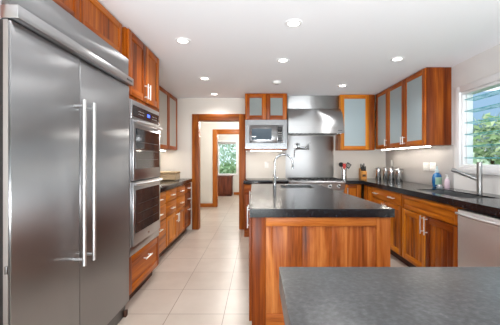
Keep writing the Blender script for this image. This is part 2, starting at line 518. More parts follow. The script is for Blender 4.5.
# window over the sink: white frame and glass louvres
wf = SB('window_1', WHITE_TRIM, (XR - 0.02, XR, W1Y1, W1Y1 + 0.075, W1Z0 - 0.07, W1Z1 + 0.07), (XR - 0.02, XR, W1Y0 - 0.075, W1Y0, W1Z0 - 0.07, W1Z1 + 0.07),
        (XR - 0.02, XR, W1Y0, W1Y1, W1Z1, W1Z1 + 0.07), (XR - 0.03, XR, W1Y0, W1Y1, W1Z0 - 0.07, W1Z0),
        (XR, XR + 0.12, W1Y1 - 0.03, W1Y1, W1Z0, W1Z1), (XR, XR + 0.12, W1Y0, W1Y0 + 0.03, W1Z0, W1Z1),
        (XR, XR + 0.12, W1Y0 + 0.03, W1Y1 - 0.03, W1Z1 - 0.03, W1Z1), (XR, XR + 0.12, W1Y0 + 0.03, W1Y1 - 0.03, W1Z0, W1Z0 + 0.03), bev=0.003)
SB('louvre_channel', WHITE_TRIM, (XR + 0.03, XR + 0.09, W1Y1 - 0.055, W1Y1 - 0.031, W1Z0 + 0.031, W1Z1 - 0.031), (XR + 0.03, XR + 0.09, W1Y0 + 0.031, W1Y0 + 0.055, W1Z0 + 0.031, W1Z1 - 0.031), bev=0.004, parent=wf)
for i in range(6):
    zc = W1Z0 + 0.10 + i * 0.134
    bm = bmesh.new()
    vs = box(bm, XR - 0.06, XR + 0.06, W1Y0 + 0.056, W1Y1 - 0.056, -0.003, 0.003)
    bm.normal_update()
    for f in bm.faces:
        if abs(f.normal.z) < 0.5:
            f.material_index = 1
    c = Vector((XR + 0.06, 0, 0))
    bmesh.ops.rotate(bm, verts=bm.verts, cent=(XR, 0, 0), matrix=Matrix.Rotation(math.radians(4), 3, 'Y'))
    bmesh.ops.translate(bm, verts=bm.verts, vec=(0.06, 0, zc))
    struct('louvre_blade', bm, [LOUVRE, LOUVRE_EDGE], wf)
wf2 = SB('window_2', WHITE_TRIM, (W2[0] - 0.06, W2[0], YF - 0.02, YF, W2[2] - 0.06, W2[3] + 0.06), (W2[1], W2[1] + 0.06, YF - 0.02, YF, W2[2] - 0.06, W2[3] + 0.06),
         (W2[0], W2[1], YF - 0.02, YF, W2[3], W2[3] + 0.06), (W2[0], W2[1], YF - 0.03, YF, W2[2] - 0.06, W2[2]), ((W2[0] + W2[1]) / 2 - 0.02, (W2[0] + W2[1]) / 2 + 0.02, YF + 0.02, YF + 0.07, W2[2], W2[3]), bev=0.003)
SB('pane', PANE, (W2[0], W2[1], YF + 0.04, YF + 0.046, W2[2], W2[3]), parent=wf2)
SB('ground', LAWN, (-30, 40, -20, 45, -0.35, -0.12))

# ------------------------------------------------------------------ cabinets
def bar_handle(parent, x, y, z, ln, vertical, r=0.0072, off=0.034, mat=PULL, label=None):
    bm = bmesh.new()
    if vertical:
        tube(bm, [(x, y - off, z - ln / 2), (x, y - off, z + ln / 2)], r)
        for s in (-1, 1):
            tube(bm, [(x, y, z + s * ln * 0.36), (x, y - off, z + s * ln * 0.36)], r * 0.8)
    else:
        tube(bm, [(x - ln / 2, y - off, z), (x + ln / 2, y - off, z)], r)
        for s in (-1, 1):
            tube(bm, [(x + s * ln * 0.36, y, z), (x + s * ln * 0.36, y - off, z)], r * 0.8)
    return obj('handle', bm, mat, parent)

def front(parent, kind, x0, x1, z0, z1, fam='o', fr=0.058, handles=(), y=0.0, glass=FROST_B, panel='flat', off=0.034, **kw):
    """a door or drawer front standing 2 cm proud of the plane y (facing -y)"""
    Z, X, BD = FAMILIES[fam]
    bm = bmesh.new()
    yf = y - 0.021
    if kind == 'drawer' and panel == 'slab':
        box(bm, x0, x1, yf, y - 0.001, z0, z1, 0.003, 1)
    else:
        box(bm, x0, x0 + fr, yf, y - 0.001, z0, z1, 0.0022)
        box(bm, x1 - fr, x1, yf, y - 0.001, z0, z1, 0.0022)
        box(bm, x0 + fr, x1 - fr, yf, y - 0.001, z0, z0 + fr, 0.0022, 1)
        box(bm, x0 + fr, x1 - fr, yf, y - 0.001, z1 - fr, z1, 0.0022, 1)
    d = obj('drawer' if kind == 'drawer' else 'door', bm, [Z, X], parent, **kw)
    if panel != 'slab':
        a, b, c, e = x0 + fr, x1 - fr, z0 + fr, z1 - fr
        bm = bmesh.new()
        if kind == 'glass':
            box(bm, a, b, y - 0.012, y - 0.007, c, e)
            obj('glass', bm, glass, d)
        elif panel == 'boards':
            box(bm, a, b, y - 0.008, y - 0.003, c, e)
            k = max(1, round((b - a) / 0.085))
            for i in range(k):
                box(bm, a + (b - a) * i / k + 0.0015, a + (b - a) * (i + 1) / k - 0.0015, y - 0.014, y - 0.004, c, e, 0.002)
            obj('panel', bm, BD, d)
        else:
            box(bm, a, b, y - 0.013, y - 0.003, c, e)
            obj('panel', bm, BD if kind != 'drawer' else X, d)
    for (hx, hz, ln, vert) in handles:
        bar_handle(d, hx, yf, hz, ln, vert, off=off)
    return d

def carcass(parent, wd, dp, z0, z1, fam='o', toe=0.0):
    Z, X, BD = FAMILIES[fam]
    B('carcass', Z, parent, (0, wd, 0, dp, z0, z1), bev=0.0015)
    if toe:
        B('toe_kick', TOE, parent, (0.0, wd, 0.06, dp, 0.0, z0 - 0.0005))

def hollow(parent, wd, dp, z0, z1, fam='o', shelves=2, inside=None, lo=0.0):
    """an open-fronted cupboard box with shelves behind a glass door"""
    Z, X, BD = FAMILIES[fam]
    t = 0.019
    bm = bmesh.new()
    box(bm, 0, t, 0, dp, z0, z1, 0.001); box(bm, wd - t, wd, 0, dp, z0, z1, 0.001)
    box(bm, t, wd - t, 0, dp, z0, z0 + t, 0.001, 1); box(bm, t, wd - t, 0, dp, z1 - t, z1, 0.001, 1)
    box(bm, t, wd - t, dp - 0.008, dp, z0 + t, z1 - t)
    obj('carcass', bm, [Z, X], parent)
    for i in range(shelves):
        zz = z0 + (z1 - z0) * (i + 1) / (shelves + 1)
        B('shelf', X, parent, (t + 0.001, wd - t - 0.001, 0.02, dp - 0.009, zz, zz + 0.018))

LEFT, RIGHT = PI / 2, -PI / 2
CT = 0.95                   # worktop height
CB = 0.889                  # top of the base units

# --- left run: cupboard over the fridge
t = thing('overhead_cabinet', 'red-brown wooden cupboard above the tall steel refrigerator', 'cabinet', (-1.155, 1.272, 2.150), LEFT)
carcass(t, 1.18, 0.70, 0.0, 0.286, 'm')
front(t, 'door', 0.012, 0.585, 0.012, 0.275, 'm', 0.05)
front(t, 'door', 0.595, 1.168, 0.012, 0.275, 'm', 0.05)

# --- tall oven cabinet
t = thing('oven_cabinet', 'tall wooden cabinet housing the double wall oven', 'cabinet', (-1.13, 2.492, 0), LEFT)
OW, OD = 0.796, 0.735
bm = bmesh.new()
box(bm, 0, 0.036, 0, OD, 0.105, 2.432, 0.0015)
box(bm, OW - 0.032, OW, 0, OD, 0.105, 2.432, 0.0015)
box(bm, 0.036, OW - 0.032, 0, OD, 0.105, 0.452, 0.0, 0)
box(bm, 0.036, OW - 0.032, 0, OD, 1.832, 2.432, 0.0, 0)
box(bm, 0.036, OW - 0.032, OD - 0.02, OD, 0.452, 1.832, 0.0, 0)
obj('carcass', bm, [MZ], t)
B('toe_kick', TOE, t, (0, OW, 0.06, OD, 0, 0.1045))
front(t, 'drawer', 0.012, OW - 0.012, 0.13, 0.445, 'm', 0.062, [(0.40, 0.345, 0.16, False)], panel='framed')
m_ = OW / 2
front(t, 'door', 0.012, m_ - 0.003, 1.868, 2.425, 'm', 0.066, [(m_ - 0.03, 1.965, 0.15, True)])
front(t, 'door', m_ + 0.003, OW - 0.012, 1.868, 2.425, 'm', 0.066, [(m_ + 0.03, 1.965, 0.15, True)])

# --- left base run
LXF, LDP = -1.245, 0.62
G_DR = 'wooden base cabinets along the left wall'
def drawer_rows(t, wd, rows, hl=0.13):
    for (z0, z1, hz) in rows:
        front(t, 'drawer', 0.012, wd - 0.012, z0, z1, 'o', 0.03, [(wd / 2, hz, hl, False)], panel='slab')
t = thing('drawer_cabinet', 'orange-brown wooden drawer unit directly beside the wall oven', 'cabinet', (LXF, 3.292, 0), LEFT, G_DR)
carcass(t, 0.603, LDP, 0.105, CB, 'o', 1)
drawer_rows(t, 0.603, [(0.725, 0.875, 0.80), (0.53, 0.715, 0.615), (0.125, 0.52, 0.425)])
t = thing('base_cabinet', 'wooden base cabinet with four drawers over two doors, between two drawer units', 'cabinet', (LXF, 3.897, 0), LEFT, G_DR)
W_ = 1.003
carcass(t, W_, LDP, 0.105, CB, 'o', 1)
for a, b in ((0.012, W_ / 2 - 0.012), (W_ / 2 + 0.012, W_ - 0.012)):
    for z0, z1, hz in ((0.725, 0.875, 0.80), (0.53, 0.715, 0.615)):
        front(t, 'drawer', a, b, z0, z1, 'o', 0.03, [((a + b) / 2, hz, 0.13, False)], panel='slab')
front(t, 'door', 0.012, W_ / 2 - 0.003, 0.125, 0.52, 'o', 0.062, [(W_ / 2 - 0.03, 0.43, 0.13, True)])
front(t, 'door', W_ / 2 + 0.003, W_ - 0.012, 0.125, 0.52, 'o', 0.062, [(W_ / 2 + 0.03, 0.43, 0.13, True)])
t = thing('drawer_cabinet', 'narrow wooden drawer unit at the far end, beside the doorway', 'cabinet', (LXF, 4.902, 0), LEFT, G_DR)
carcass(t, 0.43, LDP, 0.105, CB, 'r', 1)
for z0, z1, hz in ((0.725, 0.875, 0.80), (0.53, 0.715, 0.615), (0.125, 0.52, 0.43)):
    front(t, 'drawer', 0.012, 0.418, z0, z1, 'r', 0.03, [(0.215, hz, 0.12, False)], panel='slab')
bm = bmesh.new()
box(bm, XL + 0.003, -1.208, 3.292, 5.36, CB + 0.001, CT, 0.004)
tag(obj('countertop', bm, GRANITE), 'black granite worktop on the left base cabinets, holding the woven basket', 'countertop')

# --- left glass wall cabinets
GL = 'frosted glass wall cabinets on the left wall'
for k, (y0, lab) in enumerate(((3.30, 'wooden wall cabinet with two frosted cream doors, just past the oven'), (4.375, 'wooden wall cabinet with two frosted cream doors, next to the doorway'))):
    wd = 1.062
    t = thing('wall_cabinet', lab, 'cabinet', (-1.52, y0, 1.47), LEFT, GL)
    hollow(t, wd, 0.345, 0.0, 0.965, 'm')
    front(t, 'glass', 0.006, wd / 2 - 0.002, 0.006, 0.955, 'm', 0.06, glass=FROST_W)
    front(t, 'glass', wd / 2 + 0.002, wd - 0.006, 0.006, 0.955, 'm', 0.06, glass=FROST_W)

# --- back wall: microwave cabinet
t = thing('microwave_cabinet', 'wooden wall cabinet with two small grey glass doors above the microwave', 'cabinet', (-0.222, 5.02, 1.465), 0)
MWW, MD = 0.722, 0.415
bm = bmesh.new()
box(bm, 0, 0.018, 0, MD, 0.0, 0.97, 0.001); box(bm, MWW - 0.018, MWW, 0, MD, 0.0, 0.97, 0.001)
box(bm, 0.018, MWW - 0.018, 0, MD, 0.0, 0.018, 0.0, 1); box(bm, 0.018, MWW - 0.018, 0, MD, 0.515, 0.533, 0, 1)
box(bm, 0.018, MWW - 0.018, 0, MD, 0.952, 0.97, 0, 1); box(bm, 0.018, MWW - 0.018, MD - 0.01, MD, 0.018, 0.952)
obj('carcass', bm, [MZ, MX], t)
front(t, 'glass', 0.006, MWW / 2 - 0.002, 0.518, 0.962, 'm', 0.072, glass=FROST_G)
front(t, 'glass', MWW / 2 + 0.002, MWW - 0.006, 0.518, 0.962, 'm', 0.072, glass=FROST_G)

# --- back wall base units
t = thing('base_cabinet', 'wooden base cabinet between the doorway and the steel range', 'cabinet', (-0.232, 4.90, 0), 0)
carcass(t, 0.732, 0.53, 0.105, CB, 'r')
B('plinth', RX, t, (0.0, 0.732, 0.0, 0.53, 0, 0.1045))
front(t, 'drawer', 0.012, 0.72, 0.725, 0.875, 'r', 0.03, [(0.366, 0.80, 0.14, False)], panel='slab')
front(t, 'door', 0.012, 0.364, 0.125, 0.715, 'r', 0.06, [(0.33, 0.62, 0.14, True)])
front(t, 'door', 0.368, 0.72, 0.125, 0.715, 'r', 0.06, [(0.40, 0.62, 0.14, True)])
B('countertop', GRANITE, None, (-0.243, 0.502, 4.862, 5.437, CB + 0.001, CT), bev=0.004)
tag(bpy.data.objects['countertop.001'], 'short black granite worktop under the microwave, left of the range', 'countertop')
t = thing('corner_cabinet', 'narrow wooden base cabinet in the corner right of the range', 'cabinet', (1.442, 4.90, 0), 0)
carcass(t, 0.29, 0.53, 0.105, CB, 'o', 1)
front(t, 'door', 0.010, 0.272, 0.125, 0.875, 'o', 0.055, [(0.045, 0.76, 0.14, True)])

# --- right base run (faces -x)
RXF, RDP = 1.766, 0.605
def rthing(name, label, ynear, yfar, cat='cabinet', group=None):
    return thing(name, label, cat, (RXF, yfar, 0), RIGHT, group), yfar - ynear
GR = 'wooden base cabinets along the right wall'
t, W_ = rthing('base_cabinet', 'orange-brown base cabinet with one wide drawer on two handles, under the canisters', 3.552, 4.872, group=GR)
carcass(t, W_, RDP, 0.105, CB, 'o', 1)
front(t, 'door', 0.19, 0.41, 0.125, 0.875, 'o', 0.05)
front(t, 'drawer', 0.425, W_ - 0.012, 0.735, 0.875, 'o', 0.035, [(0.58, 0.805, 0.15, False), (1.085, 0.805, 0.15, False)], panel='slab')
q = (0.425 + W_ - 0.012) / 2
front(t, 'door', 0.425, q - 0.003, 0.125, 0.725, 'o', 0.062, [(q - 0.035, 0.62, 0.16, True)])
front(t, 'door', q + 0.003, W_ - 0.012, 0.125, 0.725, 'o', 0.062, [(q + 0.035, 0.62, 0.16, True)])
t, W_ = rthing('sink_cabinet', 'wooden sink cabinet with two plank doors, right beside the dishwasher', 2.542, 3.550, group=GR)
bm = bmesh.new()
box(bm, 0, W_, 0, 0.02, 0.105, CB, 0.001); box(bm, 0, 0.02, 0.02, RDP, 0.105, CB); box(bm, W_ - 0.02, W_, 0.02, RDP, 0.105, CB)
box(bm, 0.02, W_ - 0.02, 0.02, RDP, 0.105, 0.125); box(bm, 0.02, W_ - 0.02, RDP - 0.01, RDP, 0.125, CB)
obj('carcass', bm, WZ, t)
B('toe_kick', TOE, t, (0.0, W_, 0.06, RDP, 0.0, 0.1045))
front(t, 'drawer', 0.012, W_ - 0.012, 0.72, 0.875, 'o', 0.042, panel='framed')
front(t, 'door', 0.012, W_ / 2 - 0.003, 0.125, 0.708, 'o', 0.066, [(W_ / 2 - 0.035, 0.615, 0.19, True)], panel='boards')
front(t, 'door', W_ / 2 + 0.003, W_ - 0.012, 0.125, 0.708, 'r', 0.066, [(W_ / 2 + 0.035, 0.615, 0.19, True)], panel='boards')
t, W_ = rthing('base_cabinet', 'wooden base cabinet on the near side of the dishwasher', 1.15, 1.918, group=GR)
carcass(t, W_, RDP, 0.105, CB, 'o', 1)
front(t, 'door', 0.012, W_ - 0.012, 0.125, 0.875, 'o', 0.062, [(0.06, 0.75, 0.16, True)])

SKX0, SKX1, SKY0, SKY1 = 1.85, 2.185, 2.63, 3.42
bm = bmesh.new()
slab(bm, [1.442, 1.728, SKX0, SKX1, XR - 0.003], [1.15, SKY0, SKY1, 4.862, YB - 0.003], {(0, 0), (0, 1), (0, 2), (2, 1)}, CB + 0.001, CT)
tag(obj('countertop', bm, GRANITE), 'long L-shaped black granite worktop along the right wall around the sink', 'countertop')

# --- right wall cabinets
UXF, UDP, UZ = 2.077, 0.305, 1.478
GU = 'frosted glass wall cabinets right of the hood'
def ru(y0, y1, lab):
    return thing('wall_cabinet', lab, 'cabinet', (UXF, y1, UZ), RIGHT, GU), y1 - y0
t, W_ = ru(3.595, 4.640, 'wooden wall cabinet with two frosted doors and a bare end panel near the window')
hollow(t, W_, UDP, 0.0, 0.958, 'r', 2)
front(t, 'glass', 0.004, W_ / 2 - 0.002, 0.004, 0.950, 'm', 0.066, [(W_ / 2 - 0.03, 0.09, 0.11, True)])
front(t, 'glass', W_ / 2 + 0.002, W_ - 0.004, 0.004, 0.950, 'm', 0.066, [(W_ / 2 + 0.03, 0.09, 0.11, True)])
t, W_ = ru(4.642, 5.098, 'narrow wooden wall cabinet with one frosted door in the right corner')
hollow(t, W_, UDP, 0.0, 0.958, 'r', 2)
front(t, 'glass', 0.004, W_ - 0.004, 0.004, 0.950, 'm', 0.062, [(W_ - 0.03, 0.09, 0.11, True)])
t = thing('wall_cabinet', 'wooden wall cabinet with one frosted door between the hood and the corner', 'cabinet', (1.440, 5.122, 1.466), 0, GU)
hollow(t, 0.60, 0.31, 0.0, 0.970, 'o', 2)
front(t, 'glass', 0.002, 0.505, 0.004, 0.962, 'o', 0.066)
B('corner_post', RZ, t, (0.506, 0.60, -0.021, -0.001, 0.004, 0.962), bev=0.002)

# --- island
ISL = [(-0.044, 2.095), (0.942, 2.095), (0.80, 4.15), (-0.072, 4.15)]
t = thing('island_cabinet', 'freestanding wooden island cabinet with a boarded end panel', 'island', (0, 0, 0), 0)
bm = bmesh.new(); prism(bm, [(-0.02, 2.13), (0.91, 2.13), (0.77, 4.12), (-0.05, 4.12)], 'z', 0, 0.0995); obj('toe_kick', bm, TOE, t)
bm = bmesh.new()
def ins(p, d=0.0):
    return p
A_, B_, C_, D_ = ISL
def mixp(p, q, s):
    return (p[0] + (q[0] - p[0]) * s, p[1] + (q[1] - p[1]) * s)
# hollow body: four walls and a bottom, so that the sink bowl hangs in free space
th = 0.02
inner = [(A_[0] + th, A_[1] + th), (B_[0] - th, B_[1] + th), (C_[0] - th, C_[1] - th), (D_[0] + th, D_[1] - th)]
for i in range(4):
    j = (i + 1) % 4
    prism(bm, [ISL[i], ISL[j], inner[j], inner[i]], 'z', 0.10, CB)
prism(bm, inner, 'z', 0.10, 0.12)
obj('carcass', bm, IZ, t)
yf = 2.095
bm = bmesh.new()
box(bm, -0.044, 0.055, yf - 0.021, yf - 0.001, 0.10, CB, 0.003)
obj('stile', bm, RZ, t)
bm = bmesh.new()
box(bm, 0.842, 0.942, yf - 0.021, yf - 0.001, 0.10, CB, 0.003)
obj('stile', bm, IZ, t)
B('rail', IX, t, (0.0555, 0.8415, yf - 0.021, yf - 0.001, 0.825, CB), bev=0.003)
B('rail', IX, t, (0.0555, 0.8415, yf - 0.021, yf - 0.001, 0.10, 0.20), bev=0.003)
bm = bmesh.new()
e = [0.0555, 0.105, 0.318, 0.53, 0.742, 0.8415]
for a, b in zip(e, e[1:]):
    box(bm, a, b - 0.0005, yf - 0.012, yf - 0.001, 0.2005, 0.8245, 0.0008)
obj('board_panel', bm, IB, t)
# doors and pulls on the aisle side
ang = math.atan2(D_[0] - A_[0], D_[1] - A_[1])
for k in range(3):
    y0 = 0.03 + k * 0.675
    d = front(t, 'door', -(y0 + 0.655), -y0, 0.125, 0.875, 'r', 0.06, [(-(y0 + 0.60), 0.76, 0.20, True)] if k != 1 else [(-(y0 + 0.32), 0.8, 0.14, False)], off=0.024)
    d.location = (A_[0], A_[1], 0)
    d.rotation_euler = (0, 0, -PI / 2 - ang)
ISK = (0.30, 0.70, 3.58, 3.95)
bm = bmesh.new()
T = [(-0.058, 2.065), (0.968, 2.065), (0.825, 4.20), (-0.092, 4.20)]
hole = [(ISK[0], ISK[2]), (ISK[1], ISK[2]), (ISK[1], ISK[3]), (ISK[0], ISK[3])]
for i in range(4):
    j = (i + 1) % 4
    for z, flip in ((CT, False), (CB + 0.001, True)):
        q = [bm.verts.new((*p, z)) for p in (T[i], T[j], hole[j], hole[i])]
        bm.faces.new(q)
    bm.faces.new([bm.verts.new(p) for p in ((*T[i], CB + 0.001), (*T[j], CB + 0.001), (*T[j], CT), (*T[i], CT))])
    bm.faces.new([bm.verts.new(p) for p in ((*hole[i], CB + 0.001), (*hole[j], CB + 0.001), (*hole[j], CT), (*hole[i], CT))])
bmesh.ops.remove_doubles(bm, verts=bm.verts, dist=1e-5)
bmesh.ops.recalc_face_normals(bm, faces=bm.faces)
tag(obj('countertop', bm, GRANITE), 'black granite worktop on the wooden island, with the prep sink', 'countertop')

# --- near peninsula
B('countertop', GRANITE_N, None, (0.0686, 1.40, 0.24, 0.954, CT - 0.075, CT), bev=0.003)
tag(bpy.data.objects['countertop.004'], 'speckled grey granite worktop nearest the camera, in front of the island', 'countertop')
t = thing('peninsula_cabinet', 'wooden cabinet under the nearest grey granite worktop', 'cabinet', (0.24, 0.30, 0), 0)
B('carcass', RZ, t, (0, 1.12, 0, 0.58, 0.10, CT - 0.0755), bev=0.002)
B('toe_kick', TOE, t, (0.05, 1.07, 0.05, 0.53, 0, 0.0995))

# ------------------------------------------------------------------ appliances
# refrigerator: local x = world y, local y = into the wall
t = thing('refrigerator', 'large built-in side-by-side stainless steel refrigerator', 'refrigerator', (-1.122, 1.276, 0), LEFT)
FW = 1.175
B('body', ST, t, (0, FW, 0, 0.74, 0.02, 2.14), bev=0.002)
B('kick_plate', ST_DARK, t, (0.01, FW - 0.01, -0.012, -0.001, 0.0, 0.105))
for a, b, hx in ((0.001, 0.493, 0.440), (0.499, FW - 0.001, 0.541)):
    bm = bmesh.new(); box(bm, a, b, -0.042, -0.003, 0.115, 1.912, 0.004)
    d = obj('door', bm, ST_DOOR, t)
    bm = bmesh.new()
    tube(bm, [(hx, -0.102, 0.675), (hx, -0.102, 1.652)], 0.0115, 16)
    for z in (0.712, 1.615):
        tube(bm, [(hx, -0.042, z), (hx, -0.102, z)], 0.009, 12)
    obj('handle', bm, ST_TRIM, d)
B('top_grille', ST_DOOR, t, (0.0, FW, -0.036, -0.001, 1.977, 2.142), bev=0.003)
r = B('trim_rail', ST, t, (-0.006, FW + 0.002, -0.078, -0.001, 1.917, 1.976), bev=0.004)
B('badge', ST_DARK, r, (FW - 0.125, FW - 0.03, -0.0795, -0.078, 1.937, 1.951))
B('side_trim', ST, t, (-0.005, -0.001, -0.034, -0.012, 0.115, 1.912))
B('gap_shade', BLACK, t, (-0.004, -0.001, -0.0115, 0.03, 0.115, 1.912))  # black strip standing in for the shaded gap behind the door edge
B('hinge', ST_DARK, t, (-0.012, -0.0055, -0.034, -0.022, 0.80, 0.835), bev=0.002)
B('foot', TOE, t, (FW - 0.05, FW - 0.012, -0.035, -0.014, 0.0, 0.05), bev=0.003)
bm = bmesh.new(); box(bm, -1.85, -1.150, 1.232, 1.265, 0.0, 2.435, 0.002)
tag(obj('side_panel', bm, RZ), 'tall wooden end panel on the near side of the refrigerator', 'panel')

# double wall oven
t = thing('wall_oven', 'stainless steel double wall oven with black windows and blue clock', 'oven', (-1.13, 2.532, 0), LEFT)
VW = 0.724
B('body', ST_DARK, t, (0, VW, 0.002, 0.60, 0.458, 1.826))
B('frame', ST, t, (-0.012, VW + 0.008, -0.024, -0.001, 0.456, 0.532), (-0.012, 0.012, -0.024, -0.001, 0.533, 1.826), (VW - 0.010, VW + 0.008, -0.024, -0.001, 0.533, 1.826), bev=0.002)
p = B('control_panel', ST, t, (0.013, VW - 0.011, -0.03, -0.001, 1.662, 1.826), bev=0.003)
g = B('control_glass', PANEL_BLACK, p, (0.035, VW - 0.03, -0.0335, -0.0305, 1.678, 1.782))
B('display', BLUE_LED, p, (0.36, 0.43, -0.0345, -0.034, 1.718, 1.748))
bm = bmesh.new()
for i in range(4):
    for j in range(2):
        box(bm, 0.15 + i * 0.035, 0.168 + i * 0.035, -0.0345, -0.034, 1.715 + j * 0.025, 1.720 + j * 0.025)
        box(bm, 0.50 + i * 0.035, 0.518 + i * 0.035, -0.0345, -0.034, 1.715 + j * 0.025, 1.720 + j * 0.025)
obj('button_marks', bm, GREY_PL, p)
def rod(bm, x0, x1, z, y0, bow, r):
    pts = []
    for i in range(17):
        s = i / 16
        pts.append((x0 + (x1 - x0) * s, y0 - bow * (1 - (2 * s - 1) ** 2), z))
    tube(bm, pts, r, 10)
def oven_door(z0, z1, badge):
    d = B('oven_door', ST, t, (0.014, VW - 0.012, -0.045, -0.003, z0, z1), bev=0.004)
    wz0, wz1 = z0 + 0.105, z1 - 0.075
    w_ = B('window', GLASS_BLACK, d, (0.055, VW - 0.052, -0.0475, -0.0455, wz0, wz1))
    bm = bmesh.new()
    for k in range(3):
        zz = wz0 + (wz1 - wz0) * (0.22 + 0.22 * k)
        box(bm, 0.10, VW - 0.10, -0.0485, -0.0478, zz, zz + 0.003)
    obj('rack', bm, ST_DARK, d)
    bm = bmesh.new()
    rod(bm, 0.018, VW - 0.016, z1 - 0.022, -0.062, 0.028, 0.0135)
    for x in (0.024, VW - 0.022):
        tube(bm, [(x, -0.044, z1 - 0.022), (x, -0.066, z1 - 0.022)], 0.012, 10)
    obj('handle', bm, ST_TRIM, d)
    if badge:
        bm = bmesh.new(); box(bm, VW / 2 - 0.03, VW / 2 + 0.03, -0.0475, -0.0455, z0 + 0.035, z0 + 0.055, 0.0005); obj('badge', bm, ST_BRIGHT, d)
oven_door(1.113, 1.655, False)
oven_door(0.538, 1.102, True)

# microwave
t = thing('microwave', 'stainless steel built-in microwave below the small glass cabinet', 'microwave', (-0.203, 5.02, 1.484), 0)
QW, QH = 0.684, 0.495
B('body', ST_DARK, t, (0, QW, 0.02, 0.38, 0.001, QH - 0.003))
bm = bmesh.new()
slab(bm, [-0.016, 0.055, QW - 0.055, QW + 0.016], [0.0, 0.1, QH - 0.09, QH], {(1, 1)}, 0.004, 0.024)
bmesh.ops.rotate(bm, verts=bm.verts, cent=(0, 0, 0), matrix=Matrix.Rotation(PI / 2, 3, 'X'))
obj('trim_frame', bm, MW_ST, t)
B('side_vent', ST_DARK, t, (0.005, 0.022, -0.0265, -0.0245, 0.10, QH - 0.085))
B('side_vent', ST_DARK, t, (QW - 0.022, QW - 0.005, -0.0265, -0.0245, 0.10, QH - 0.085))
d = B('door', MW_ST, t, (0.056, 0.525, -0.034, -0.001, 0.102, QH - 0.092), bev=0.004)
B('window', MW_GLASS, d, (0.10, 0.435, -0.0365, -0.0345, 0.155, QH - 0.15))
bm = bmesh.new(); box(bm, 0.085, 0.175, -0.052, -0.0345, 0.198, 0.216, 0.004); obj('handle', bm, ST_BRIGHT, d)
p = B('control_panel', MW_ST, t, (0.528, QW - 0.056, -0.032, -0.001, 0.102, QH - 0.092), bev=0.002)
B('control_glass', PANEL_BLACK, p, (0.538, QW - 0.066, -0.0345, -0.0325, 0.125, QH - 0.115))
bm = bmesh.new()
for i in range(3):
    for j in range(5):
        box(bm, 0.546 + i * 0.024, 0.560 + i * 0.024, -0.0355, -0.035, 0.145 + j * 0.032, 0.158 + j * 0.032)
obj('keypad', bm, GREY_PL, p)

# range hood
t = thing('range_hood', 'wide stainless steel range hood with a curved canopy', 'range hood', (0.507, 0, 0), 0)
HW = 0.923
B('chimney', ST_HOOD, t, (0, HW, 5.19, 5.436, 2.203, 2.436), bev=0.002)
prof = [(5.436, 1.745), (5.436, 2.20), (5.20, 2.20)]
for i in range(1, 13):
    a = (PI / 2) * i / 12
    prof.append((5.20 - 0.335 * math.sin(a), 1.85 + 0.35 * math.cos(a)))
prof += [(4.853, 1.848), (4.853, 1.738), (4.87, 1.738), (4.87, 1.745)]
bm = bmesh.new(); prism(bm, prof, 'x', 0, HW)
obj('canopy', bm, ST_HOOD, t, smooth=25)
bm = bmesh.new()
for i in range(11):
    x = 0.06 + i * 0.073
    box(bm, x, x + 0.05, 4.90, 5.30, 1.737, 1.7445, 0.002)
obj('baffle_filter', bm, ST_DARK, t)
bm = bmesh.new()
for i in range(2):
    lathe(bm, [(0.02, 1.725), (0.02, 1.7445)], 0.82 + i * 0.05, 4.885, 12)
obj('knob', bm, ST_BRIGHT, t)
B('badge', ST_DARK, t, (HW - 0.10, HW - 0.03, 4.851, 4.8525, 1.775, 1.79))

# steel splash panel
bm = bmesh.new(); box(bm, 0.512, 1.405, 5.424, 5.438, 0.952, 1.735, 0.001)
tag(obj('splash_panel', bm, ST_SPLASH), 'brushed steel splash panel on the wall behind the range', 'backsplash')

bm = bmesh.new(); box(bm, XR - 0.008, XR - 0.0003, 3.56, YB - 0.001, 0.9515, 1.476, 0.0005)
tag(obj('splash_panel', bm, paint('grey_splash', (0.50, 0.475, 0.46), 0.4, 0.0)), 'pale grey splash panel on the right wall, behind the canisters', 'backsplash')

# range
t = thing('range', 'wide stainless steel professional range with black grates', 'range', (0.507, 4.87, 0), 0)
RW = 0.926
B('body', ST, t, (0, RW, 0, 0.548, 0.10, 0.93), bev=0.003)
B('leg', ST_DARK, t, (0.03, 0.08, 0.05, 0.10, 0, 0.0995)); B('leg', ST_DARK, t, (RW - 0.08, RW - 0.03, 0.05, 0.10, 0, 0.0995))
B('leg', ST_DARK, t, (0.03, 0.08, 0.45, 0.50, 0, 0.0995)); B('leg', ST_DARK, t, (RW - 0.08, RW - 0.03, 0.45, 0.50, 0, 0.0995))
bm = bmesh.new()
pr = [(-0.001, 0.80), (-0.001, 0.945), (-0.05, 0.948)]
for i in range(7):
    a = PI / 2 + i * PI / 6 * 0.9
    pr.append((-0.065 + 0.022 * math.cos(a), 0.926 + 0.022 * math.sin(a)))
pr += [(-0.045, 0.80)]
prism(bm, pr, 'x', 0, RW)
obj('control_panel', bm, ST, t, smooth=25)
for i in range(6):
    x = 0.09 + i * 0.146
    bm = bmesh.new()
    tube(bm, [(x, -0.072, 0.862), (x, -0.085, 0.862)], 0.031, 20)
    k = obj('knob_bezel', bm, ST_TRIM, t)
    bm = bmesh.new()
    tube(bm, [(x, -0.0855, 0.862), (x, -0.118, 0.862)], [0.022, 0.019], 20)
    obj('knob', bm, BLACK, k)
B('cooktop', ST, t, (0.01, RW - 0.01, 0.0, 0.54, 0.9305, 0.945))
for i in range(3):
    x0 = 0.02 + i * 0.297
    bm = bmesh.new()
    for j in range(4):
        x = x0 + 0.02 + j * 0.083
        box(bm, x, x + 0.014, 0.02, 0.53, 0.957, 0.968, 0.003)
    for y in (0.02, 0.27, 0.515):
        box(bm, x0 + 0.02, x0 + 0.283, y, y + 0.014, 0.957, 0.967, 0.003)
    for x in (x0 + 0.02, x0 + 0.269):
        for y in (0.02, 0.515):
            box(bm, x, x + 0.014, y, y + 0.014, 0.9455, 0.957)
    obj('grate', bm, IRON, t)
